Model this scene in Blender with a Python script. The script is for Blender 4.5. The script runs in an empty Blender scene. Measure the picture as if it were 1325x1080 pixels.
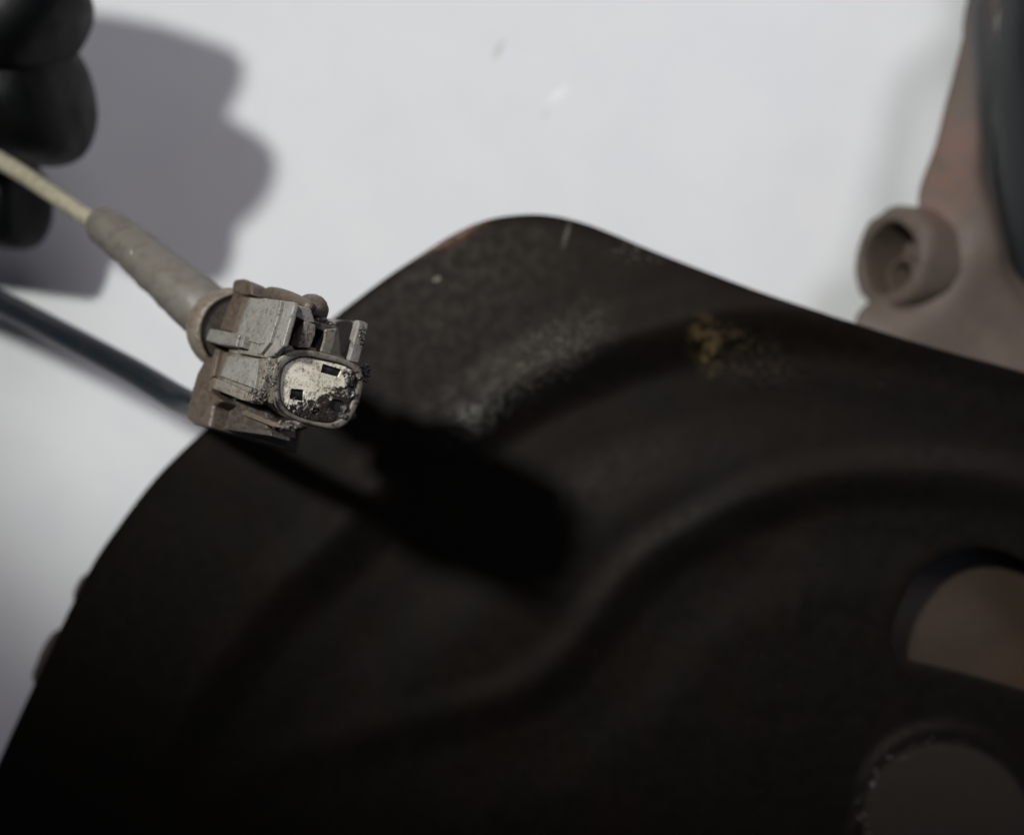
import bpy, bmesh, math, random
import numpy as np
from mathutils import Vector, Matrix
from mathutils import noise as mn
from mathutils.geometry import delaunay_2d_cdt

random.seed(4)
MM = 0.001
sc = bpy.context.scene
C = sc.collection

# ---------------------------------------------------------------- camera
F = 1040.0          # focal length in photo pixels (photo 1325 x 1080)
CAMZ = 330.0        # mm above the white panel
FOCUS = 129.0
cd = bpy.data.cameras.new('camera')
cam = bpy.data.objects.new('camera', cd)
C.objects.link(cam)
cam.location = (0, 0, CAMZ*MM)
cd.sensor_width = 36
cd.lens = 36*F/1325
cd.clip_start = 0.005
cd.clip_end = 20
cd.dof.use_dof = True
cd.dof.focus_distance = FOCUS*MM
cd.dof.aperture_fstop = (cd.lens)/2.9      # aperture about 2.9 mm on a lens given in mm
sc.camera = cam

# ---------------------------------------------------------------- world and lamp
w = bpy.data.worlds.new('World'); sc.world = w; w.use_nodes = True
bg = w.node_tree.nodes['Background']
bg.inputs[0].default_value = (0.90, 0.86, 1.0, 1)
bg.inputs[1].default_value = 0.035

def add_spot(loc, target, power, half_deg, blend, radius, color):
    l = bpy.data.lights.new('torch_light', 'SPOT')
    o = bpy.data.objects.new('torch_light', l); C.objects.link(o)
    o.location = [c*MM for c in loc]
    d = Vector(target)-Vector(loc)
    o.rotation_euler = d.to_track_quat('-Z', 'Y').to_euler()
    l.energy = power; l.spot_size = math.radians(2*half_deg); l.spot_blend = blend
    l.shadow_soft_size = radius*MM; l.color = color
    return o
def wp(px, py, d):
    """a point of the place seen in the photograph at px, py, d mm in front of the lens (world mm)"""
    return Vector(((px-662.5)/F*d, -(py-540)/F*d, CAMZ-d))
LP = Vector((-196, 160, CAMZ+150))
torch = add_spot(LP, wp(740, -230, 330), 5.3, 47.0, 0.40, 17, (.985, 1.0, .975))

# added fill lamp: a broad, weak disk off to the top right, lifts shadows
al = bpy.data.lights.new('fill_light', 'AREA'); al.shape = 'DISK'; al.size = .55; al.energy = 4.9; al.color = (.95, .91, 1.0)
ao = bpy.data.objects.new('fill_light', al); C.objects.link(ao); ao.location = (.45, .75, 1.0)
ao.rotation_euler = (Vector((0, 0, .05))-ao.location).to_track_quat('-Z', 'Y').to_euler()
# added cool lamp, low from the right, to tint the plate's dark slopes
wl = bpy.data.lights.new('cool_fill_light', 'AREA'); wl.shape = 'RECTANGLE'; wl.size = .5; wl.size_y = .35; wl.energy = 0.6; wl.color = (.55, .74, 1.0)
wo = bpy.data.objects.new('cool_fill_light', wl); C.objects.link(wo); wo.location = (.75, -.45, .75)
wo.rotation_euler = (Vector((0.05, 0, .1))-wo.location).to_track_quat('-Z', 'Y').to_euler()
# the torch has a wide-beam lens: brighter off its axis, so that it lights a flat wall evenly
tl_ = torch.data; tl_.use_nodes = True
t_ = tl_.node_tree; em = t_.nodes['Emission']
down = torch.rotation_euler.to_matrix().transposed() @ Vector((0, 0, -1))
tc_ = t_.nodes.new('ShaderNodeTexCoord'); dt = t_.nodes.new('ShaderNodeVectorMath'); dt.operation = 'DOT_PRODUCT'
dt.inputs[1].default_value = down; t_.links.new(tc_.outputs['Normal'], dt.inputs[0])
ab = t_.nodes.new('ShaderNodeMath'); ab.operation = 'ABSOLUTE'; t_.links.new(dt.outputs['Value'], ab.inputs[0])
pw = t_.nodes.new('ShaderNodeMath'); pw.operation = 'POWER'; pw.inputs[1].default_value = -2.6; t_.links.new(ab.outputs[0], pw.inputs[0])
mi = t_.nodes.new('ShaderNodeMath'); mi.operation = 'MINIMUM'; mi.inputs[1].default_value = 3.0; t_.links.new(pw.outputs[0], mi.inputs[0])
t_.links.new(mi.outputs[0], em.inputs['Strength'])

sc.view_settings.view_transform = 'Standard'
sc.view_settings.look = 'None'
sc.view_settings.exposure = 0
sc.view_settings.gamma = 1

# ---------------------------------------------------------------- materials
class NT:
    def __init__(s, name):
        s.m = bpy.data.materials.new(name); s.m.use_nodes = True
        s.t = s.m.node_tree; s.n = s.t.nodes; s.l = s.t.links
        s.b = s.n['Principled BSDF']
        tc = s.n.new('ShaderNodeTexCoord')
        mp = s.n.new('ShaderNodeMapping'); mp.inputs['Scale'].default_value = (1000,)*3
        s.l.new(tc.outputs['Object'], mp.inputs[0])
        s.co = mp.outputs[0]
    def noise(s, scale, detail=4, rough=.55, stretch=None, off=0):
        n = s.n.new('ShaderNodeTexNoise'); n.inputs['Scale'].default_value = scale
        n.inputs['Detail'].default_value = detail; n.inputs['Roughness'].default_value = rough
        co = s.co
        if stretch or off:
            mp = s.n.new('ShaderNodeMapping'); mp.inputs['Scale'].default_value = stretch or (1, 1, 1)
            mp.inputs['Location'].default_value = (off, off*.7, off*1.3)
            s.l.new(co, mp.inputs[0]); co = mp.outputs[0]
        s.l.new(co, n.inputs['Vector'])
        return n.outputs['Fac']
    def ramp(s, v, lo, hi, a=0., b=1.):
        r = s.n.new('ShaderNodeMapRange'); r.interpolation_type = 'SMOOTHSTEP'
        for i, x in enumerate((lo, hi, a, b)): r.inputs[i+1].default_value = x
        s.l.new(v, r.inputs[0]); return r.outputs[0]
    def math(s, op, a, b):
        r = s.n.new('ShaderNodeMath'); r.operation = op
        for i, x in enumerate((a, b)):
            if isinstance(x, (int, float)): r.inputs[i].default_value = x
            else: s.l.new(x, r.inputs[i])
        return r.outputs[0]
    def mul(s, a, b): return s.math('MULTIPLY', a, b)
    def mix(s, f, a, b):
        r = s.n.new('ShaderNodeMix'); r.data_type = 'RGBA'
        if isinstance(f, (int, float)): r.inputs[0].default_value = f
        else: s.l.new(f, r.inputs[0])
        for i, x in ((6, a), (7, b)):
            if isinstance(x, tuple): r.inputs[i].default_value = (*x, 1)
            else: s.l.new(x, r.inputs[i])
        return r.outputs[2]
    def blob(s, c, size, ang=0, soft=.5):
        """soft ellipsoid mask about c (object mm), half sizes in mm; a stain with a shape of its own"""
        mp = s.n.new('ShaderNodeMapping'); mp.vector_type = 'TEXTURE'
        mp.inputs['Location'].default_value = c
        mp.inputs['Rotation'].default_value = (0, 0, math.radians(ang))
        mp.inputs['Scale'].default_value = size
        s.l.new(s.co, mp.inputs[0])
        ln = s.n.new('ShaderNodeVectorMath'); ln.operation = 'LENGTH'
        s.l.new(mp.outputs[0], ln.inputs[0])
        return s.ramp(ln.outputs['Value'], 1-soft, 1+soft*.3, 1., 0.)
    def color(s, c):
        if isinstance(c, tuple): s.b.inputs['Base Color'].default_value = (*c, 1)
        else: s.l.new(c, s.b.inputs['Base Color'])
    def rough(s, r):
        if isinstance(r, (int, float)): s.b.inputs['Roughness'].default_value = r
        else: s.l.new(r, s.b.inputs['Roughness'])
    def bump(s, h, dist, strength=1.0):
        b = s.n.new('ShaderNodeBump'); b.inputs['Distance'].default_value = dist*MM
        b.inputs['Strength'].default_value = strength
        s.l.new(h, b.inputs['Height'])
        if s.b.inputs['Normal'].is_linked:
            s.l.new(s.b.inputs['Normal'].links[0].from_socket, b.inputs['Normal'])
        s.l.new(b.outputs[0], s.b.inputs['Normal'])

# ---------------------------------------------------------------- object helpers
def link(name, me, m, parent=None, smooth=True):
    o = bpy.data.objects.new(name, me); C.objects.link(o)
    if m: me.materials.append(m)
    if parent: o.parent = parent
    for p in me.polygons: p.use_smooth = smooth
    return o
def tag(o, label, cat, group=None, kind=None):
    if label: o['label'] = label
    if cat: o['category'] = cat
    if group: o['group'] = group
    if kind: o['kind'] = kind
    return o
def bevel(o, w_, seg=2, ang=32):
    b = o.modifiers.new('bevel', 'BEVEL'); b.width = w_*MM; b.segments = seg
    b.limit_method = 'ANGLE'; b.angle_limit = math.radians(ang); b.harden_normals = False
    return b
def wn(o):
    o.modifiers.new('wn', 'WEIGHTED_NORMAL')

def empty(name, loc, rot=None):
    o = bpy.data.objects.new(name, None); C.objects.link(o)
    o.empty_display_size = .01
    if rot is not None: o.matrix_world = Matrix.Translation(Vector(loc)*MM) @ rot.to_4x4()
    else: o.location = Vector(loc)*MM
    return o

class Frame:
    """a plane of the place: origin o, axes x y z (world mm); px2 sends a line of sight onto the plane"""
    def __init__(s, o, x, y):
        s.o = Vector(o); s.x = Vector(x).normalized()
        y = Vector(y); s.y = (y-s.x*y.dot(s.x)).normalized(); s.z = s.x.cross(s.y)
    def rot(s): return Matrix((s.x, s.y, s.z)).transposed()
    def px2(s, px, py):
        c = Vector((0, 0, CAMZ)); d = wp(px, py, 1)-c
        t = (s.o-c).dot(s.z)/d.dot(s.z)
        p = c+d*t-s.o
        return (p.dot(s.x), p.dot(s.y))

def smooth_closed(pts, n=6):
    out = []; N = len(pts)
    for i in range(N):
        p0, p1, p2, p3 = [Vector(pts[(i+k-1) % N]) for k in range(4)]
        for j in range(n):
            t = j/n
            out.append(tuple(.5*((2*p1)+(p2-p0)*t+(2*p0-5*p1+4*p2-p3)*t*t+(3*p1-p0-3*p2+p3)*t**3)))
    return out
def smooth_open(pts, n=8):
    P = [2*Vector(pts[0])-Vector(pts[1])]+[Vector(p) for p in pts]+[2*Vector(pts[-1])-Vector(pts[-2])]
    out = []
    for i in range(1, len(P)-2):
        p0, p1, p2, p3 = P[i-1:i+3]
        for j in range(n):
            t = j/n
            out.append(tuple(.5*((2*p1)+(p2-p0)*t+(2*p0-5*p1+4*p2-p3)*t*t+(3*p1-p0-3*p2+p3)*t**3)))
    out.append(tuple(P[-2])); return out

def inside(poly, X, Y):
    poly = np.array(poly); res = np.zeros(X.shape, bool)
    j = len(poly)-1
    for i in range(len(poly)):
        xi, yi = poly[i]; xj, yj = poly[j]
        with np.errstate(divide='ignore', invalid='ignore'):
            c = ((yi > Y) != (yj > Y)) & (X < (xj-xi)*(Y-yi)/(yj-yi+1e-12)+xi)
        res ^= c; j = i
    return res
def sdist(line, X, Y, closed=False):
    """distance to a polyline, signed: positive to its right-hand side (image axes, y down)"""
    L = np.array(line, float)
    if closed: L = np.vstack([L, L[:1]])
    best = np.full(X.shape, 1e9); sg = np.ones(X.shape)
    for a, b in zip(L[:-1], L[1:]):
        d = b-a; q = d.dot(d)+1e-9
        t = np.clip(((X-a[0])*d[0]+(Y-a[1])*d[1])/q, 0, 1)
        ex = X-a[0]-t*d[0]; ey = Y-a[1]-t*d[1]
        e = np.hypot(ex, ey); cr = d[0]*(Y-a[1])-d[1]*(X-a[0])
        m = e < best-1e-6
        best = np.where(m, e, best); sg = np.where(m, np.sign(cr), sg)
    return best*sg

def sheet(name, outline, holes, fr, step, hfun, mat_, thick, parent=None, bev=.3):
    """a pressed or cast plate: outline and holes in photo pixels on the frame's plane, hfun(X, Y) its relief in mm"""
    loops = [outline]+holes
    pts = []; edges = []
    for lp in loops:
        s0 = len(pts); pts += [tuple(p) for p in lp]
        edges += [(s0+i, s0+(i+1) % len(lp)) for i in range(len(lp))]
    O = np.array(outline)
    gx, gy = np.meshgrid(np.arange(O[:, 0].min(), O[:, 0].max(), step), np.arange(O[:, 1].min(), O[:, 1].max(), step))
    gx = gx + (np.arange(gx.shape[0]) % 2)[:, None]*step*.5
    ok = inside(outline, gx, gy) & (np.abs(sdist(outline, gx, gy, True)) > step*.55)
    for h in holes: ok &= ~inside(h, gx, gy) & (np.abs(sdist(h, gx, gy, True)) > step*.55)
    pts += list(zip(gx[ok].tolist(), gy[ok].tolist()))
    v, e, f, *_ = delaunay_2d_cdt([Vector(p) for p in pts], edges, [], 0, 1e-4)
    V = np.array([tuple(p) for p in v])
    cen = np.array([V[list(t)].mean(0) for t in f])
    keep = inside(outline, cen[:, 0], cen[:, 1])
    for h in holes: keep &= ~inside(h, cen[:, 0], cen[:, 1])
    Z = hfun(V[:, 0], V[:, 1])
    verts = []
    for (x, y), z in zip(V, Z):
        a, b = fr.px2(x, y)
        verts.append((a*MM, b*MM, float(z)*MM))
    faces = []
    for t, k in zip(f, keep):
        if not k: continue
        t = list(t); A, B, D = [verts[i] for i in t[:3]]
        if (B[0]-A[0])*(D[1]-A[1])-(B[1]-A[1])*(D[0]-A[0]) < 0: t.reverse()
        faces.append(t)
    me = bpy.data.meshes.new(name); me.from_pydata(verts, [], faces); me.update()
    o = link(name, me, mat_, parent)
    if parent is None: o.matrix_world = Matrix.Translation(fr.o*MM) @ fr.rot().to_4x4()
    s = o.modifiers.new('solid', 'SOLIDIFY'); s.thickness = thick*MM; s.offset = -1
    if bev: bevel(o, bev, 2, 50)
    return o

def prism(name, poly, axis, lo, hi, m, parent, bev=.25, seg=2, holes=(), taper=1.0):
    """poly in two local axes, extruded along the third from lo to hi.  axis 'y': poly is (x, z); 'x': poly is (y, z); 'z': poly is (x, y)"""
    loops = [list(poly)]+[list(h) for h in holes]
    def put(p, h):
        if axis == 'y': return (p[0]*MM, h*MM, p[1]*MM)
        if axis == 'x': return (h*MM, p[0]*MM, p[1]*MM)
        return (p[0]*MM, p[1]*MM, h*MM)
    cx = sum(p[0] for p in loops[0])/len(loops[0]); cy = sum(p[1] for p in loops[0])/len(loops[0])
    verts = []; faces = []
    if not holes:
        n = len(loops[0])
        verts = [put(p, lo) for p in loops[0]]+[put((cx+(p[0]-cx)*taper, cy+(p[1]-cy)*taper), hi) for p in loops[0]]
        faces = [list(range(n))[::-1], list(range(n, 2*n))]
        faces += [[i, (i+1) % n, n+(i+1) % n, n+i] for i in range(n)]
    else:
        pts = []; edges = []
        for lp in loops:
            s0 = len(pts); pts += lp; edges += [(s0+i, s0+(i+1) % len(lp)) for i in range(len(lp))]
        v, e, f, *_ = delaunay_2d_cdt([Vector(p) for p in pts], edges, [], 0, 1e-5)
        V = np.array([tuple(p) for p in v]); n = len(V)
        cen = np.array([V[list(t)].mean(0) for t in f])
        keep = inside(loops[0], cen[:, 0], cen[:, 1])
        for h in loops[1:]: keep &= ~inside(h, cen[:, 0], cen[:, 1])
        verts = [put(p, lo) for p in V]+[put(p, hi) for p in V]
        cnt = {}
        for t, k in zip(f, keep):
            if not k: continue
            t = list(t); faces.append(t[::-1]); faces.append([i+n for i in t])
            for i in range(len(t)):
                q = (t[i], t[(i+1) % len(t)]); cnt[q] = 1
        for (a, b) in list(cnt):
            if (b, a) not in cnt: faces.append([a, b, b+n, a+n])
    me = bpy.data.meshes.new(name); me.from_pydata(verts, [], faces)
    bm = bmesh.new(); bm.from_mesh(me); bmesh.ops.recalc_face_normals(bm, faces=bm.faces)
    bm.to_mesh(me); bm.free()
    o = link(name, me, m, parent, smooth=True)
    if bev: bevel(o, bev, seg)
    wn(o)
    return o
def rect(a0, b0, a1, b1): return [(a0, b0), (a1, b0), (a1, b1), (a0, b1)]

def tube(name, pts, radii, m, parent=None, seg=28, n=10, lumps=0., close=True, origin=None):
    """a swept round body through world (or local) points in mm, with a radius at each"""
    P = smooth_open([tuple(p) for p in pts], n)
    R = smooth_open([(r, 0, 0) for r in radii], n); R = [r[0] for r in R]
    org = Vector(origin) if origin is not None else Vector((0, 0, 0))
    up = Vector((.13, .2, 1)); verts = []; faces = []
    for i, p in enumerate(P):
        p = Vector(p)
        t = (Vector(P[min(i+1, len(P)-1)])-Vector(P[max(i-1, 0)])).normalized()
        a = t.cross(up).normalized(); b = a.cross(t)
        up = b
        for k in range(seg):
            an = 2*math.pi*k/seg
            q = p+(a*math.cos(an)+b*math.sin(an))*R[i]
            if lumps: q += (q-p).normalized()*lumps*mn.fractal(q*.25, 1, 2, 3)
            verts.append((q-org)*MM)
    for i in range(len(P)-1):
        for k in range(seg):
            faces.append([i*seg+k, i*seg+(k+1) % seg, (i+1)*seg+(k+1) % seg, (i+1)*seg+k])
    if close:
        faces.append(list(range(seg))[::-1]); faces.append([(len(P)-1)*seg+k for k in range(seg)])
    me = bpy.data.meshes.new(name); me.from_pydata(verts, [], faces)
    o = link(name, me, m, parent)
    if origin is not None and parent is None: o.location = org*MM
    return o

def lathe(name, prof, fr_o, axis, m, parent=None, seg=48, local=False, wob=0.):
    """profile of (along, radius) turned about an axis"""
    ax = Vector(axis).normalized(); a = ax.orthogonal().normalized(); b = ax.cross(a)
    verts = []; faces = []
    for (h, r) in prof:
        for k in range(seg):
            an = 2*math.pi*k/seg
            q = Vector(fr_o)+ax*h+(a*math.cos(an)+b*math.sin(an))*r
            if wob: q += Vector(mn.noise_vector(q*.2))*wob
            verts.append(q*MM)
    for i in range(len(prof)-1):
        for k in range(seg):
            faces.append([i*seg+k, i*seg+(k+1) % seg, (i+1)*seg+(k+1) % seg, (i+1)*seg+k])
    me = bpy.data.meshes.new(name); me.from_pydata(verts, [], faces)
    bm = bmesh.new(); bm.from_mesh(me); bmesh.ops.remove_doubles(bm, verts=bm.verts, dist=1e-7)
    bmesh.ops.recalc_face_normals(bm, faces=bm.faces); bm.to_mesh(me); bm.free()
    o = link(name, me, m, parent)
    wn(o)
    return o

# ================================================================ THE SETTING: white panel
k = NT('white_paint')
base = k.mix(k.ramp(k.noise(.03, 3), .35, .7), (.80, .805, .80), (.77, .78, .785))
s = wp(645, 65, 330); base = k.mix(k.mul(k.blob((s.x, s.y, 0), (1.6, 5.5, 9), -25, .9), .5), base, (.36, .33, .27))
s = wp(706, 148, 330); base = k.mix(k.mul(k.blob((s.x, s.y, 0), (1.2, 3.6, 9), -35, .9), .3), base, (.45, .43, .38))
s = wp(722, 122, 330); base = k.mix(k.mul(k.blob((s.x, s.y, 0), (2.2, 6.0, 9), -50, .9), .9), base, (.93, .93, .92))
s = wp(312, 76, 330); base = k.mix(k.mul(k.blob((s.x, s.y, 0), (2.0, 3.5, 9), -30, .9), .8), base, (.93, .93, .92))
k.color(base); k.rough(.62)
k.bump(k.noise(.12, 3), .12, .5)
me = bpy.data.meshes.new('table_top'); me.from_pydata([(-.9, -.9, 0), (.9, -.9, 0), (.9, .9, 0), (-.9, .9, 0)], [], [[0, 1, 2, 3]])
table = link('table_top', me, k.m); table['kind'] = 'structure'

# ================================================================ THE BACKING PLATE
fp = Frame(wp(700, 620, 212), (1, 0, 0.14), (0, 1, -0.02))
outline = smooth_open([(-250, 1500), (-120, 1240), (-45, 1080), (0, 978), (45, 880), (110, 745), (150, 683), (200, 618), (262, 557), (330, 497), (395, 440),
    (440, 403), (500, 358), (545, 328), (585, 303), (620, 287), (655, 279), (700, 277), (745, 285), (790, 301), (850, 326), (930, 357), (1000, 384), (1100, 417), (1200, 447), (1325, 481), (1500, 530)], 5)
outline = [p for p in outline]+[(1620, 600), (1700, 800), (1750, 1100), (1700, 1400), (1500, 1600), (0, 1620)]
slot = smooth_closed([(1157, 832), (1163, 795), (1182, 757), (1210, 728), (1240, 714), (1275, 710), (1310, 718), (1345, 735), (1400, 770), (1450, 840), (1440, 905), (1380, 912), (1325, 894), (1250, 873), (1195, 860), (1168, 852)], 6)
R1 = smooth_open([(60, 1500), (140, 1180), (215, 960), (330, 790), (420, 705), (505, 615), (590, 545), (645, 510), (700, 480), (780, 447), (850, 425), (930, 405), (1010, 398), (1150, 410), (1330, 450), (1600, 540)], 5)
R2 = smooth_open([(100, 1400), (200, 1100), (330, 1000), (440, 960), (560, 928), (660, 898), (722, 858), (768, 805), (815, 745), (880, 695), (970, 648), (1070, 618), (1200, 612), (1340, 630), (1600, 720)], 5)
BOSS = smooth_closed([(1100, 1110), (1106, 1050), (1120, 1000), (1150, 962), (1190, 942), (1235, 938), (1275, 950), (1310, 985), (1335, 1040), (1345, 1110), (1300, 1200), (1160, 1200)], 5)
def sm(x, a, b):
    t = np.clip((x-a)/(b-a), 0, 1); return t*t*(3-2*t)
def plate_h(X, Y):
    s1 = sdist(R1, X, Y); s2 = sdist(R2, X, Y)
    lo = np.clip((Y-560)/500, 0, 1)
    z = 1.7*sm(s1, -52, 2) - 4.6*sm(s1, -4, 66) + 2.0*sm(s1, 110, 220)
    z += (1-.75*lo*sm(700-X, -150, 250))*(1.1*sm(s2, -42, 0) - 3.0*sm(s2, -4, 50) + 1.2*sm(s2, 75, 160))
    # small hammered dents along the second step
    z += .5*np.exp(-(((X-930)/38)**2+((Y-700)/20)**2)) - .5*np.exp(-(((X-1010)/40)**2+((Y-690)/22)**2))
    z += .35*np.exp(-(((X-1035)/7)**2+((Y-800)/26)**2))
    eo = np.abs(sdist(outline, X, Y, True))
    z -= .55*(1-sm(eo, 0, 16))
    b = sdist(BOSS, X, Y, True); bi = inside(BOSS, X, Y)
    bd = np.where(bi, np.abs(b), -np.abs(b))
    z += 1.1*sm(bd, -3, 5)
    h = inside(slot, X, Y); sd = np.abs(sdist(slot, X, Y, True))
    z -= .3*(1-sm(sd, 0, 9))
    z += np.array([.16*mn.noise(Vector((x*.012, y*.012, 0)))+.05*mn.noise(Vector((x*.05, y*.05, 3))) for x, y in zip(X, Y)])
    return z
k = NT('dark_painted_steel')
def pc(px, py):
    a, b = fp.px2(px, py); return (a, b, 0)
n1 = k.noise(.035, 4); n2 = k.noise(.5, 5, .6); n3 = k.noise(2.2, 5, .65); n4 = k.noise(.9, 6, .7, off=31)
base = k.mix(k.ramp(n1, .35, .68), (.0027, .0019, .0012), (.0019, .0017, .0015))
base = k.mix(k.mul(k.ramp(n2, .42, .75), .3), base, (.0042, .0026, .0016))
base = k.mix(k.mul(k.ramp(n3, .60, .72), .2), base, (.006, .0048, .0036))
flk = k.mul(k.ramp(k.noise(.55, 6, .8, off=70), .66, .70), k.ramp(k.noise(.06, 2, off=12), .42, .60))
base = k.mix(k.mul(flk, .8), base, (.055, .046, .038))
base = k.mix(k.mul(k.blob(pc(830, 360), (75, 15, 40), -16, .9), k.ramp(n1, .3, .6)), base, (.0046, .0024, .0012))
base = k.mix(k.mul(k.mul(k.blob(pc(700, 455), (24, 9, 30), 32, .9), k.ramp(n2, .42, .62)), .55), base, (.026, .024, .019))
# dust worn along the first step
dust = k.mul(k.blob(pc(705, 458), (23, 10, 30), 32, .8), k.ramp(n4, .50, .68))
dust = k.mul(dust, k.ramp(n3, .35, .65))
base = k.mix(k.mul(dust, .95), base, (.13, .115, .090))
dust_sheen = k.mul(k.blob(pc(625, 535), (14, 5, 30), 36, .8), k.ramp(n2, .40, .62))  # dust patch that also paints the first step's highlight
base = k.mix(k.mul(dust_sheen, .6), base, (.05, .05, .042))
dust3 = k.mul(k.blob(pc(825, 325), (9, 3.5, 30), -12, .8), k.ramp(n4, .52, .66))
base = k.mix(k.mul(dust3, .8), base, (.12, .11, .098))
scr = k.mul(k.blob(pc(733, 303), (.8, 4.5, 30), -14, .8), k.ramp(n3, .40, .6))
base = k.mix(k.mul(scr, .8), base, (.14, .13, .11))
chip = k.blob(pc(565, 361), (1.3, .8, 30), 20, .4); base = k.mix(k.mul(chip, .8), base, (.16, .14, .11))
chip = k.mul(k.blob(pc(610, 535), (5, 3.5, 30), 20, .8), k.ramp(n4, .48, .6)); base = k.mix(k.mul(chip, .7), base, (.13, .125, .11))
rimw = k.mul(k.blob(pc(585, 304), (17, 1.5, 60), 27, .5), k.ramp(n4, .44, .56))
base = k.mix(k.mul(rimw, .7), base, (.24, .21, .18))
rust = k.mul(k.blob(pc(590, 305), (15, 2.6, 30), 27, .6), k.ramp(n2, .38, .6))
base = k.mix(k.mul(rust, .38), base, (.17, .060, .028))
ys = k.ramp(k.noise(.30, 8, .72, off=4), .45, .60)
yel = k.mul(k.blob(pc(915, 446), (4.6, 8.5, 40), 14, .8), ys)
base = k.mix(k.mul(yel, .62), base, (.095, .066, .026))
yel = k.mul(k.blob(pc(948, 436), (13, 3.6, 40), -14, .9), ys)
base = k.mix(k.mul(yel, .5), base, (.045, .034, .020))
yel = k.mul(k.blob(pc(975, 474), (13, 5, 40), -8, .9), k.ramp(n2, .46, .60))
base = k.mix(k.mul(yel, .5), base, (.028, .018, .012))
# bare flecks round the raised pad
bx = pc(1225, 1062)
rim = k.math('SUBTRACT', k.blob(bx, (21.5, 20.8, 30), 0, .10), k.blob(bx, (18.6, 18.2, 30), 0, .10))
fl = k.mul(k.mul(rim, k.blob(pc(1150, 1010), (22, 20, 30), 0, .6)), k.ramp(k.noise(.45, 5, .75, off=9), .55, .64))
base = k.mix(k.mul(k.blob(bx, (20, 19.5, 30), 0, .1), .6), base, (.021, .018, .0145))
base = k.mix(k.mul(fl, .26), base, (.26, .24, .21))
k.color(base)
k.rough(k.ramp(k.noise(.3, 4), .3, .7, .47, .58))
k.b.inputs['Specular IOR Level'].default_value = .10
k.b.inputs['Specular Tint'].default_value = (1, .90, .80, 1)
k.bump(n3, .02, .3); k.bump(k.noise(.7, 4), .03, .2)
plate = sheet('backing_plate', outline, [slot], fp, 8, plate_h, k.m, 1.7, None, .35)
tag(plate, 'large dark pressed steel plate with a rounded corner and a slot, under the connector', 'metal plate')

# ================================================================ PARTS BEHIND THE PLATE
def cast(name, c1, c2, c3, rough=.62, grain=.25):
    k = NT(name)
    a = k.noise(.05, 4); b = k.noise(.5, 5, .65)
    col = k.mix(k.ramp(a, .38, .62), c1, c2)
    col = k.mix(k.mul(k.ramp(b, .5, .7), .5), col, c3)
    k.color(col); k.rough(rough); k.bump(b, grain, .6)
    return k
# steering knuckle on the right
fk = Frame(wp(1260, 300, 285), (1, 0, .0), (0, 1, 0))
kn_out = smooth_closed([(1290, -60), (1262, 30), (1240, 110), (1222, 180), (1205, 225), (1198, 262), (1200, 350), (1124, 396), (1112, 470), (1130, 560), (1260, 640), (1480, 640), (1560, 300), (1500, -60), (1400, -110)], 6)
kn_hole = smooth_closed([(1318, -30), (1306, 60), (1301, 150), (1303, 240), (1311, 310), (1330, 355), (1400, 400), (1470, 300), (1450, 0), (1380, -60)], 6)
def kn_h(X, Y):
    e = np.abs(sdist(kn_out, X, Y, True)); h = np.abs(sdist(kn_hole, X, Y, True))
    z = -9*(1-sm(e, -25, 55))+7.5*np.exp(-(((X-1262)/62)**2+((Y-318)/62)**2))
    z -= 7*(1-sm(h, 0, 42))
    z += np.array([1.2*mn.noise(Vector((x*.015, y*.015, 7)))+.35*mn.noise(Vector((x*.06, y*.06, 3))) for x, y in zip(X, Y)])
    return z
k = cast('cast_iron', (.086, .064, .048), (.106, .078, .059), (.050, .045, .040))
def kc(px, py):
    a, b = fk.px2(px, py); return (a, b, 0)
src = k.b.inputs['Base Color'].links[0].from_socket
red = k.mul(k.blob(kc(1232, 215), (11, 28, 60), -17, .8), k.ramp(k.noise(.12, 3), .3, .55))
col = k.mix(k.mul(red, .9), src, (.135, .070, .050))
grn = k.mul(k.blob(kc(1292, 110), (8, 60, 60), 4, .6), .85)
col = k.mix(grn, col, (.038, .043, .044))
k.color(col)
CAST = k.m
knuckle = empty('steering_knuckle', fk.o, fk.rot())
tag(knuckle, 'rusty brown cast iron knuckle with a bolt lug, behind the plate on the right', 'car part')
sheet('casting', kn_out, [kn_hole], fk, 11, kn_h, CAST, 4, knuckle, 1.0)
# lug: short thick cylinder with a bolt hole, turned towards the lamp side
lc = wp(1176, 338, 295)-fk.o
lax = Vector((-.92, .03, .38))
prof = [(-5, 17.4), (0, 17.4), (6, 17.3), (9.0, 16.6), (10.5, 15), (10.7, 12.5), (9.5, 11.5), (-8, 11), (-9.0, 10.8), (-9.0, 0.05)]
lg = lathe('lug', prof, lc, lax, CAST, knuckle, wob=.8)
lg.scale = (1, 1.12, 1); lg.location = (0, -lc.y*.12*MM, 0)
bu = lathe('bushing', [(-9, 6.6), (3.0, 6.4), (4.4, 5.8), (4.2, 4.6), (-6, 4.4), (-6, .05)], lc+Vector((0, -5.2, 0)), lax, CAST, lg)
k = NT('recess_black'); k.color((.004, .005, .006)); k.rough(.55); k.bump(k.noise(.4, 3), .1)
RECESS = k.m
tube('dark_filler', [wp(1402, -150, 300)-fk.o, wp(1378, 100, 300)-fk.o, wp(1392, 330, 302)-fk.o, wp(1400, 420, 306)-fk.o], [23, 23, 22, 19], RECESS, knuckle, lumps=.4)  # added black tube: its colour stands for the shade in the opening

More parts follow.
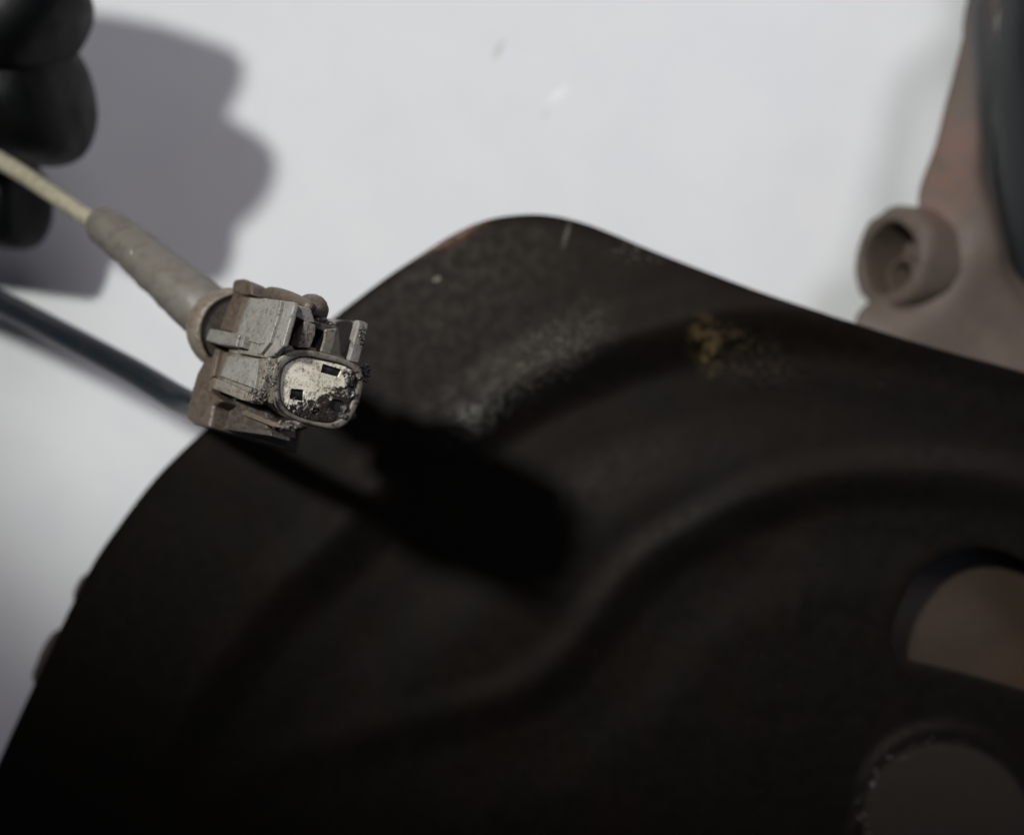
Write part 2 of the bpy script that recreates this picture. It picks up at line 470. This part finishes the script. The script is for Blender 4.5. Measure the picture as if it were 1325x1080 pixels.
# brown hub face seen through the slot
fh = Frame(wp(1320, 820, 213), (1, 0, .02), (0, 1, 0))
hub_o = smooth_closed([(1060, 820), (1100, 700), (1200, 640), (1340, 620), (1500, 700), (1560, 850), (1500, 960), (1330, 1000), (1180, 960)], 6)
def hub_h(X, Y):
    e = np.abs(sdist(hub_o, X, Y, True))
    return -2*(1-sm(e, 0, 20))+1.0*np.clip((Y-800)/110, -1, 1)+np.array([.2*mn.noise(Vector((x*.02, y*.02, 2))) for x, y in zip(X, Y)])
k = cast('brown_machined_iron', (.019, .0115, .0056), (.024, .0135, .0064), (.014, .0105, .0070), .55, .1)
hub = sheet('hub_flange', hub_o, [], fh, 12, hub_h, k.m, 6, None, .5)
tag(hub, 'brown rusty hub face showing through the slot in the dark plate', 'hub')

# small casting that peeks out past the left rim of the plate
fb = Frame(wp(90, 820, 258), (1, 0, 0), (0, 1, 0))
br_o = smooth_closed([(103, 745), (92, 757), (86, 775), (90, 795), (78, 812), (60, 822), (47, 840), (38, 862), (33, 885), (60, 920), (160, 930), (210, 830), (180, 750), (130, 735)], 6)
def br_h(X, Y):
    e = np.abs(sdist(br_o, X, Y, True)); return -4*(1-sm(e, 0, 18))
k = cast('dark_cast_iron', (.05, .036, .028), (.032, .026, .024), (.09, .055, .038))
bk = sheet('caliper_bracket', br_o, [], fb, 9, br_h, k.m, 8, None, .8)
tag(bk, 'small dark brown casting poking out behind the left rim of the plate', 'bracket')

# ================================================================ CABLES
def plastic(name, c, rough, c2=None, spec=.5):
    k = NT(name)
    col = k.mix(k.mul(k.ramp(k.noise(.35, 4), .45, .68), .6), c, c2 or tuple(x*.6 for x in c))
    k.color(col); k.rough(rough); k.b.inputs['Specular IOR Level'].default_value = spec
    k.bump(k.noise(.8, 3), .05, .4)
    return k.m
PALE = plastic('pale_cable_skin', (.31, .285, .20), .18, (.17, .155, .115))
p = [wp(-320, 60, 245), wp(-200, 110, 238), wp(-80, 165, 230), wp(10, 214, 219), wp(75, 256, 203), wp(136, 298, 187), wp(180, 335, 175)]
pale = tube('thin_cable', p, [2.5]*4+[2.3, 2.1, 2.1], PALE, origin=p[3])
tag(pale, 'thin pale yellow green cable held by the glove and entering the grey boot', 'cable')
BLUE = plastic('blue_black_cable_skin', (.009, .0125, .0165), .27, (.020, .021, .020), .5)
p = [wp(-320, 255, 262), wp(-160, 318, 258), wp(-10, 386, 246), wp(90, 437, 226), wp(170, 480, 208), wp(240, 521, 188), wp(290, 532, 164), wp(322, 512, 146)]
blue = tube('thick_cable', p, [3.7, 3.7, 3.7, 3.5, 3.4, 3.3, 3.0, 2.8], BLUE, origin=p[3])
tag(blue, 'thick dark blue grey cable running in from the left edge below the boot', 'cable')

# ================================================================ GLOVED HAND
k = NT('black_nitrile')
k.color((.0016, .0018, .0017)); k.rough(k.ramp(k.noise(.12, 3), .3, .7, .42, .6)); k.b.inputs['Specular IOR Level'].default_value = .15
k.bump(k.noise(.16, 4, stretch=(1, .5, 1)), .9, .6); k.bump(k.noise(3.0, 2), .04, .5)
GLOVE = k.m
joints = [  # (name, parent, px, py, depth, radius mm)
 ('palm', None, -720, 120, 242, 21), ('palm2', 'palm', -600, 30, 242, 19), ('wrist', 'palm', -940, 170, 242, 22), ('arm', 'wrist', -1240, 220, 238, 28), ('arm2', 'arm', -1700, 300, 230, 34),
 ('i1', 'palm2', -420, 50, 238, 12), ('i2', 'i1', -210, 60, 236, 13), ('i3', 'i2', -70, 112, 240, 18), ('i4', 'i3', 34, 124, 238, 23), ('i5', 'i4', 98, 118, 236, 23),
 ('m1', 'palm2', -420, -30, 238, 12), ('m2', 'm1', -200, -50, 232, 14), ('m3', 'm2', -70, -40, 226, 18), ('m4', 'm3', 26, 20, 224, 21), ('m5', 'm4', 84, 72, 228, 21.5),
 ('r1', 'palm2', -430, -120, 240, 12), ('r2', 'r1', -230, -160, 232, 13), ('r3', 'r2', -80, -140, 226, 16), ('r4', 'r3', 10, -105, 224, 18), ('r5', 'r4', 46, -85, 224, 17),
 ('p1', 'palm', -620, -120, 246, 10), ('p2', 'p1', -460, -260, 240, 9), ('p3', 'p2', -330, -260, 238, 9), ('p4', 'p3', -250, -230, 238, 8),
 ('t1', 'palm', -500, 240, 262, 14), ('t2', 't1', -260, 235, 274, 14.5), ('t3', 't2', -90, 250, 282, 16), ('t4', 't3', 18, 264, 285, 18), ('t5', 't4', 52, 267, 285, 17.6)]
idx = {j[0]: i for i, j in enumerate(joints)}
horg = wp(-720, 120, 242)
me = bpy.data.meshes.new('gloved_hand')
me.from_pydata([(wp(j[2], j[3], j[4])-horg)*MM*10 for j in joints], [(idx[j[1]], i) for i, j in enumerate(joints) if j[1]], [])
hand = link('gloved_hand', me, GLOVE)
sk = hand.modifiers.new('skin', 'SKIN'); sk.use_smooth_shade = True
for i, j in enumerate(joints):
    v = me.skin_vertices[0].data[i]; v.radius = (j[5]*.01, j[5]*.01); v.use_root = (i == 0)
ss = hand.modifiers.new('sub', 'SUBSURF'); ss.levels = 3; ss.render_levels = 3
# bake the modifiers so the mesh keeps real size, then fold the glove over the joints
dg = bpy.context.evaluated_depsgraph_get()
nm = bpy.data.meshes.new_from_object(hand.evaluated_get(dg))
for v in nm.vertices:
    q = v.co/10
    wq = q/MM
    n_ = v.normal
    q = q + n_*MM*(.55*mn.fractal(Vector((wq.x*.10, wq.y*.16, wq.z*.1)), 1, 2, 3))
    v.co = q
hand.modifiers.clear(); hand.data = nm
for p_ in nm.polygons: p_.use_smooth = True
hand.location = horg*MM
tag(hand, 'hand in a black nitrile glove pinching the pale cable at the upper left', 'gloved hand')

# ================================================================ THE WIRING CONNECTOR
# local axes: x forward (towards the open face), y across to the right, z up
ax = Vector((.57, -.185, .80)).normalized(); up = Vector((.33, .943, -.04)); up = (up-ax*up.dot(ax)).normalized()
rt = up.cross(ax)           # across, away from the lens
# x = ax, y = across: right-handed needs z = x cross y
rot = Matrix((ax, rt, ax.cross(rt))).transposed()
org = wp(357, 455, 128)
con = empty('wiring_connector', org, rot)
tag(con, 'dirty grey plastic wiring connector with a broken latch and a cream pin insert', 'connector')
def L(zx, zy, plane='s', off=0.):
    """a feature of the connector traced on one of its own faces: 's' side y=off, 'f' front x=off, 't' top z=off; returns local x, y, z in mm"""
    n = {'s': rt, 'f': ax, 't': rot.col[2]}[plane]
    c = Vector((0, 0, CAMZ)); d = wp(220+zx/4.5, 340+zy/4.5, 1)-c
    p = c+d*(((org+n*off-c).dot(n))/d.dot(n))-org
    return (p.dot(ax), p.dot(rt), p.dot(rot.col[2]))
def side(pts, off=0.):
    return [(q[0], q[2]) for q in (L(x, y, 's', off) for x, y in pts)]
def front(pts, off=0.):
    return [(q[1], q[2]) for q in (L(x, y, 'f', off) for x, y in pts)]

# --- plastics
def dirty(name, c, dirt=.5, brown=(.075, .052, .034), rough=.6, speck=.6, rear=True):
    k = NT(name)
    n = k.noise(.22, 4); s1 = k.noise(1.6, 5, .7); s2 = k.noise(3.2, 3, .6, off=17); st = k.noise(.7, 5, .65, stretch=(.5, 1, 1.4))
    col = k.mix(k.ramp(n, .35, .65), c, tuple(x*y for x, y in zip(c, (.82, .80, .76))))
    col = k.mix(k.mul(k.ramp(st, .50-.1*dirt, .72-.1*dirt), dirt), col, brown)
    if rear:   # oily brown dirt sits on the back end and the underside of the connector
        sep = k.n.new('ShaderNodeSeparateXYZ'); k.l.new(k.co, sep.inputs[0])
        wob = k.mul(k.math('SUBTRACT', s1, .5), 5.)
        m1 = k.ramp(k.math('ADD', sep.outputs[0], wob), -20.0, -22.5)
        m2 = k.ramp(k.math('ADD', sep.outputs[2], wob), -8.6, -11.5)
        both = k.math('MAXIMUM', m1, m2)
        col = k.mix(k.mul(both, .85), col, brown)
    col = k.mix(k.mul(k.ramp(s1, .585, .63), speck), col, (.014, .010, .008))
    col = k.mix(k.mul(k.ramp(s2, .62, .66), speck), col, (.010, .008, .007))
    s3 = k.noise(.85, 6, .8, off=44)
    pit = k.ramp(s3, .575, .615)
    col = k.mix(k.mul(pit, speck), col, (.020, .014, .010))
    k.bump(k.math('MULTIPLY', pit, -1.), .16, .7)
    k.color(col); k.rough(k.ramp(s1, .35, .65, rough, rough-.18))
    k.bump(s1, .12, .5); k.bump(s2, .05, .5)
    return k.m
GREY = dirty('grey_plastic', (.176, .168, .152), .25)
GREY2 = dirty('grimy_grey_plastic', (.158, .142, .120), .6, speck=.8)
GREY3 = dirty('clean_grey_plastic', (.150, .142, .128), .35, rear=False)
BROWN = dirty('oily_brown_plastic', (.075, .056, .040), .7, brown=(.030, .020, .013), rear=False)
DARK = dirty('blackened_plastic', (.060, .050, .042), .7, brown=(.022, .016, .012), rough=.5, rear=False)
def smear(m):
    """black oil lies over the lower right of the insert"""
    t = m.node_tree; k = NT.__new__(NT); k.m = m; k.t = t; k.n = t.nodes; k.l = t.links; k.b = k.n['Principled BSDF']
    k.co = [x for x in k.n if x.type == 'MAPPING'][0].outputs[0]
    sep = k.n.new('ShaderNodeSeparateXYZ'); k.l.new(k.co, sep.inputs[0])
    v = k.math('SUBTRACT', k.mul(sep.outputs[1], .16), k.mul(sep.outputs[2], .20))
    v = k.math('ADD', v, k.mul(k.math('SUBTRACT', k.noise(.9, 5, .7, off=5), .5), 2.6))
    f = k.ramp(v, 2.32, 2.65)
    lit = k.b.inputs['Base Color'].links[0].from_socket
    k.color(k.mix(f, lit, (.022, .017, .014)))
    r0 = k.b.inputs['Roughness'].links[0].from_socket
    r = k.n.new('ShaderNodeMix'); k.l.new(f, r.inputs[0]); k.l.new(r0, r.inputs[2]); r.inputs[3].default_value = .18
    k.l.new(r.outputs[0], k.b.inputs['Roughness'])
    k.bump(k.mul(f, k.noise(2.0, 4, off=2)), .5, .8)
CREAM = dirty('cream_plastic', (.70, .65, .53), .28, brown=(.15, .075, .03), speck=.6, rear=False)
smear(CREAM)
k = NT('shade_black'); k.color((.006, .005, .005)); k.rough(.7); SHADE = k.m  # flat black, stands for the shade inside holes and behind the latch
k = NT('oily_grime'); k.color(k.mix(k.ramp(k.noise(1.5, 4), .4, .65), (.008, .006, .0055), (.026, .020, .018))); k.rough(.17); k.bump(k.noise(2.4, 4), .35, .9)
k.b.inputs['Specular IOR Level'].default_value = .7
GRIME = k.m

# --- housing, lower half
prism('lower_housing', side([(272, 505), (540, 548), (545, 650), (490, 770), (450, 795), (235, 700)]), 'y', .35, 15.5, GREY2, con, .5)
prism('side_panel', side([(325, 540), (525, 565), (500, 735), (285, 655)]), 'y', -.25, .6, GREY, con, .12)
prism('side_rib', side([(277, 505), (300, 508), (268, 662), (240, 690)]), 'y', -.55, 1, GREY2, con, .2)
prism('side_shelf', side([(245, 690), (275, 672), (380, 715), (505, 775), (490, 815), (435, 805), (250, 730)]), 'y', -.7, 1.5, GREY2, con, .25)
prism('underside', side([(200, 745), (440, 800), (560, 850), (560, 975), (180, 950)], 3), 'y', 3, 8.5, DARK, con, .5)
prism('lower_rail', side([(420, 862), (450, 858), (640, 940), (650, 962), (600, 955), (425, 885)], 2.5), 'y', 2.2, 5, GREY2, con, .2)
prism('lower_rail', side([(230, 905), (420, 925), (590, 975), (590, 1010), (420, 985), (215, 955)], 3), 'y', 2.8, 6.5, DARK, con, .4)
# --- back flange
prism('rear_flange', side([(205, 560), (240, 540), (272, 530), (245, 640), (232, 740), (300, 800), (250, 830), (225, 960), (130, 938), (93, 905), (125, 755), (160, 640)]), 'y', -.1, 17.5, BROWN, con, .7, 3)
prism('rear_flange', side([(378, 120), (440, 112), (432, 195), (358, 402), (300, 396), (276, 392), (335, 230)], .2), 'y', .2, 13.0, BROWN, con, .4)
prism('rear_knob', side([(380, 118), (395, 100), (440, 97), (480, 112), (492, 140), (486, 190), (430, 196), (372, 170)], .2), 'y', -.3, 2.9, BROWN, con, .45, 3)
# --- housing, upper half with the latch bay
prism('upper_housing', side([(425, 196), (560, 205), (560, 560), (330, 520), (352, 402)]), 'y', .25, 14.5, GREY, con, .3)
prism('latch_bay_wall', side([(540, 203), (718, 226), (720, 250), (655, 480), (600, 540), (560, 552), (520, 548)]), 'y', 0, 1.0, GREY, con, .25)
prism('upper_panel', side([(432, 198), (652, 228), (632, 330), (604, 430), (560, 470), (520, 475), (450, 452), (362, 402)]), 'y', -.15, .5, GREY, con, .12)
prism('raised_rail', side([(652, 226), (668, 230), (650, 320), (622, 400), (600, 470), (545, 540), (525, 532), (572, 480), (603, 400), (634, 310)]), 'y', -.65, .4, GREY, con, .15)
prism('side_lug', side([(228, 445), (240, 405), (262, 394), (452, 430), (436, 470), (430, 505), (330, 492), (240, 466)]), 'y', -1.5, .6, GREY3, con, .4, 3)
prism('lug_stop', side([(450, 430), (470, 436), (452, 505), (432, 500)]), 'y', -1.1, .4, GREY3, con, .15)
prism('lower_lip', side([(405, 508), (545, 536), (560, 556), (410, 530)]), 'y', -.5, .6, GREY2, con, .12)
prism('bay_floor', side([(520, 500), (600, 478), (592, 540), (520, 560)]), 'y', .5, 14.6, GREY2, con, .3)
prism('far_wall', side([(868, 318), (1102, 342), (1100, 352), (1035, 600), (800, 560)], 14.2), 'y', 14.2, 15.6, GREY, con, .2)
prism('far_wall_rib', front([(1098, 344), (1120, 338), (1157, 356), (1150, 395), (1098, 588), (1040, 572), (1068, 460)]), 'x', -2.2, .1, GREY, con, .3)
prism('latch_shade_block', front([(690, 285), (800, 320), (905, 360), (900, 520), (800, 510), (640, 470)], -4.2), 'x', -7.5, -4.2, SHADE, con, 0)  # solid black block that paints the latch openings dark
# --- what is left of the latch
prism('latch_tab', front([(735, 245), (822, 268), (850, 352), (800, 350), (716, 305)], 0), 'x', -2.2, 0, GREY, con, .25)
prism('latch_bar', front([(782, 335), (852, 362), (848, 420), (818, 500), (740, 495), (768, 400)], .1), 'x', -3.4, .1, GREY2, con, .25)
prism('latch_bar', front([(905, 388), (975, 384), (968, 440), (942, 540), (878, 520), (900, 440)], 0), 'x', -3.4, 0, GREY2, con, .25)
prism('latch_bridge', front([(800, 335), (870, 345), (975, 380), (965, 415), (900, 402), (850, 385)], -.6), 'x', -4.6, -.6, DARK, con, .3)
prism('latch_bridge', front([(850, 322), (905, 318), (930, 350), (880, 372)], -3.2), 'x', -6.0, -3.2, GREY2, con, .4)
# lever pads on the top
tube('latch_lever', [L(535, 186, 's', 3), L(590, 183, 's', 3), L(660, 200, 's', 3), L(745, 228, 's', 3), L(820, 262, 's', 3)], [.8, 1.35, 1.4, 1.2, .9], BROWN, con, 14, 6)
tube('latch_pad', [L(775, 235, 's', 6), L(810, 238, 's', 6), L(845, 258, 's', 6), L(848, 290, 's', 6), L(842, 330, 's', 6)], [1.1, 1.7, 2.1, 2.1, 1.6], BROWN, con, 16, 6)
# --- oval barrel with the pin insert
BO = front([(596, 640), (606, 720), (618, 800), (645, 862), (740, 920), (850, 952), (965, 968), (1040, 925), (1085, 850), (1115, 760), (1125, 680), (1105, 610), (1040, 572), (940, 536), (800, 508), (700, 518), (632, 560)], .0)
BI = front([(648, 650), (640, 740), (650, 810), (690, 860), (760, 900), (860, 928), (950, 930), (1010, 890), (1055, 820), (1080, 740), (1085, 670), (1060, 620), (990, 588), (900, 566), (800, 548), (735, 556), (672, 594)], .0)
bar = prism('barrel', smooth_closed(BO, 5), 'x', -5.5, .2, GREY2, con, .3, 2, [smooth_closed(BI, 5)])
def qpoly(c, w_, h_, n=1): return front([(c[0]-w_, c[1]-h_), (c[0]+w_*.95, c[1]-h_*.4), (c[0]+w_, c[1]+h_), (c[0]-w_*.95, c[1]+h_*.5)], -1.0)
def scal(poly, f):
    cx = sum(p[0] for p in poly)/len(poly); cy = sum(p[1] for p in poly)/len(poly)
    return [(cx+(p[0]-cx)*f, cy+(p[1]-cy)*f) for p in poly]
holes = [front([(880, 585), (990, 618), (968, 662), (866, 634)], -1.0), front([(697, 728), (770, 735), (764, 802), (686, 788)], -1.0),
         smooth_closed(front([(925, 800), (960, 790), (1000, 808), (1008, 845), (975, 868), (930, 850)], -1.0), 4),
         front([(822, 838), (862, 846), (858, 880), (818, 874)], -1.0)]
INS = scal(smooth_closed(BI, 4), .975)
prism('barrel_collar', scal(smooth_closed(BO, 5), 1.07), 'x', -6, -2.0, GREY2, con, .7, 3)
prism('pin_insert', INS, 'x', -2.4, -.2, CREAM, con, .1, 1, holes)
for h_ in holes: prism('pin_shade_plug', scal(h_, 1.03), 'x', -2.3, -.55, SHADE, con, 0)  # black plugs put the shade of the holes into colour
prism('insert_back', INS, 'x', -3.4, -2.5, SHADE, con, 0)
prism('insert_lip', front([(660, 640), (682, 610), (700, 612), (676, 660), (664, 740), (650, 735)], -.6), 'x', -1.6, -.55, GREY, con, .12)

# --- grime caked round the barrel: lumps nobody could count
def lumps(name, spots, m, seed):
    rnd = random.Random(seed); bm = bmesh.new()
    for (cx, cy, sx, sy, n, r0, r1, off) in spots:
        for _ in range(n):
            a = rnd.uniform(0, 6.283); q = math.sqrt(rnd.random())
            x, y, z = L(cx+sx*q*math.cos(a), cy+sy*q*math.sin(a), 'f' if off is not None and off < 90 else 's', off if off < 90 else off-100)
            r = rnd.uniform(r0, r1)
            M = Matrix.Translation(Vector((x, y, z))*MM) @ Matrix.Rotation(rnd.uniform(0, 6), 4, Vector((rnd.random(), rnd.random(), rnd.random()+.1))) @ Matrix.Diagonal((r*MM*.5, r*MM, r*MM*rnd.uniform(.7, 1.5), 1))
            g = bmesh.ops.create_icosphere(bm, subdivisions=2, radius=1, matrix=M)
            for v in g['verts']:
                p = v.co/MM; v.co += Vector(mn.noise_vector(p*1.3))*MM*r*.32
    me = bpy.data.meshes.new(name); bm.to_mesh(me); bm.free()
    o = link(name, me, m, con); o['kind'] = 'stuff'; return o
lumps('grime', [(1070, 720, 36, 100, 38, .4, 1.0, -.5), (1030, 870, 50, 60, 34, .3, .9, -.7), (900, 880, 100, 36, 34, .3, .8, -.9), (720, 840, 50, 40, 26, .3, .7, -.6),
    (1125, 650, 26, 50, 22, .3, .8, -1.5), (790, 880, 60, 26, 30, .2, .6, -.7), (1050, 640, 45, 40, 30, .2, .7, -.5), (700, 750, 14, 10, 5, .2, .3, -.4)], GRIME, 2)
lumps('grime', [(680, 945, 80, 18, 40, .2, .6, 103), (500, 780, 70, 36, 30, .2, .6, 99.6), (570, 720, 45, 90, 30, .1, .3, 100), (880, 355, 60, 28, 40, .2, .6, -1.5), (1118, 420, 14, 60, 14, .15, .4, .1)], DARK, 3)
lumps('grit', [(600, 640, 50, 110, 60, .06, .16, 0), (560, 600, 60, 60, 30, .06, .16, 99.9)], GREY, 5)

# --- back seal and boot
SEAL = dirty('brown_seal', (.155, .128, .098), .55, brown=(.06, .042, .028), speck=.3, rear=False)
BOOTM = plastic('grey_rubber_boot', (.108, .096, .080), .55, (.068, .056, .045))
def tl(px, py, d):
    p = wp(px, py, d)-org; return Vector((p.dot(ax), p.dot(rt), p.dot(rot.col[2])))
ring = lathe('seal_ring', [(-9, 3), (-9, 7.6), (-8, 8.5), (-1.0, 8.7), (0, 8.3), (.1, 7.6), (-.8, 7.4), (-.9, .05)], tl(313, 432, 157), (1, 0, 0), SEAL, con, wob=.15)
lathe('seal_face', [(-.7, 7.35), (-.35, 7.1), (-.3, .05)], tl(313, 432, 157), (1, 0, 0), DARK, con, wob=.15)
bp = [tl(285, 415, 168), tl(260, 397, 168), tl(235, 376, 171), tl(200, 345, 177), tl(165, 315, 184), tl(140, 296, 188), tl(133, 291, 189.5), tl(136, 293, 189)]
tube('boot', bp, [6.2, 5.9, 5.6, 5.2, 4.9, 4.6, 3.8, 2.6], BOOTM, con, 36, 8, lumps=.25)
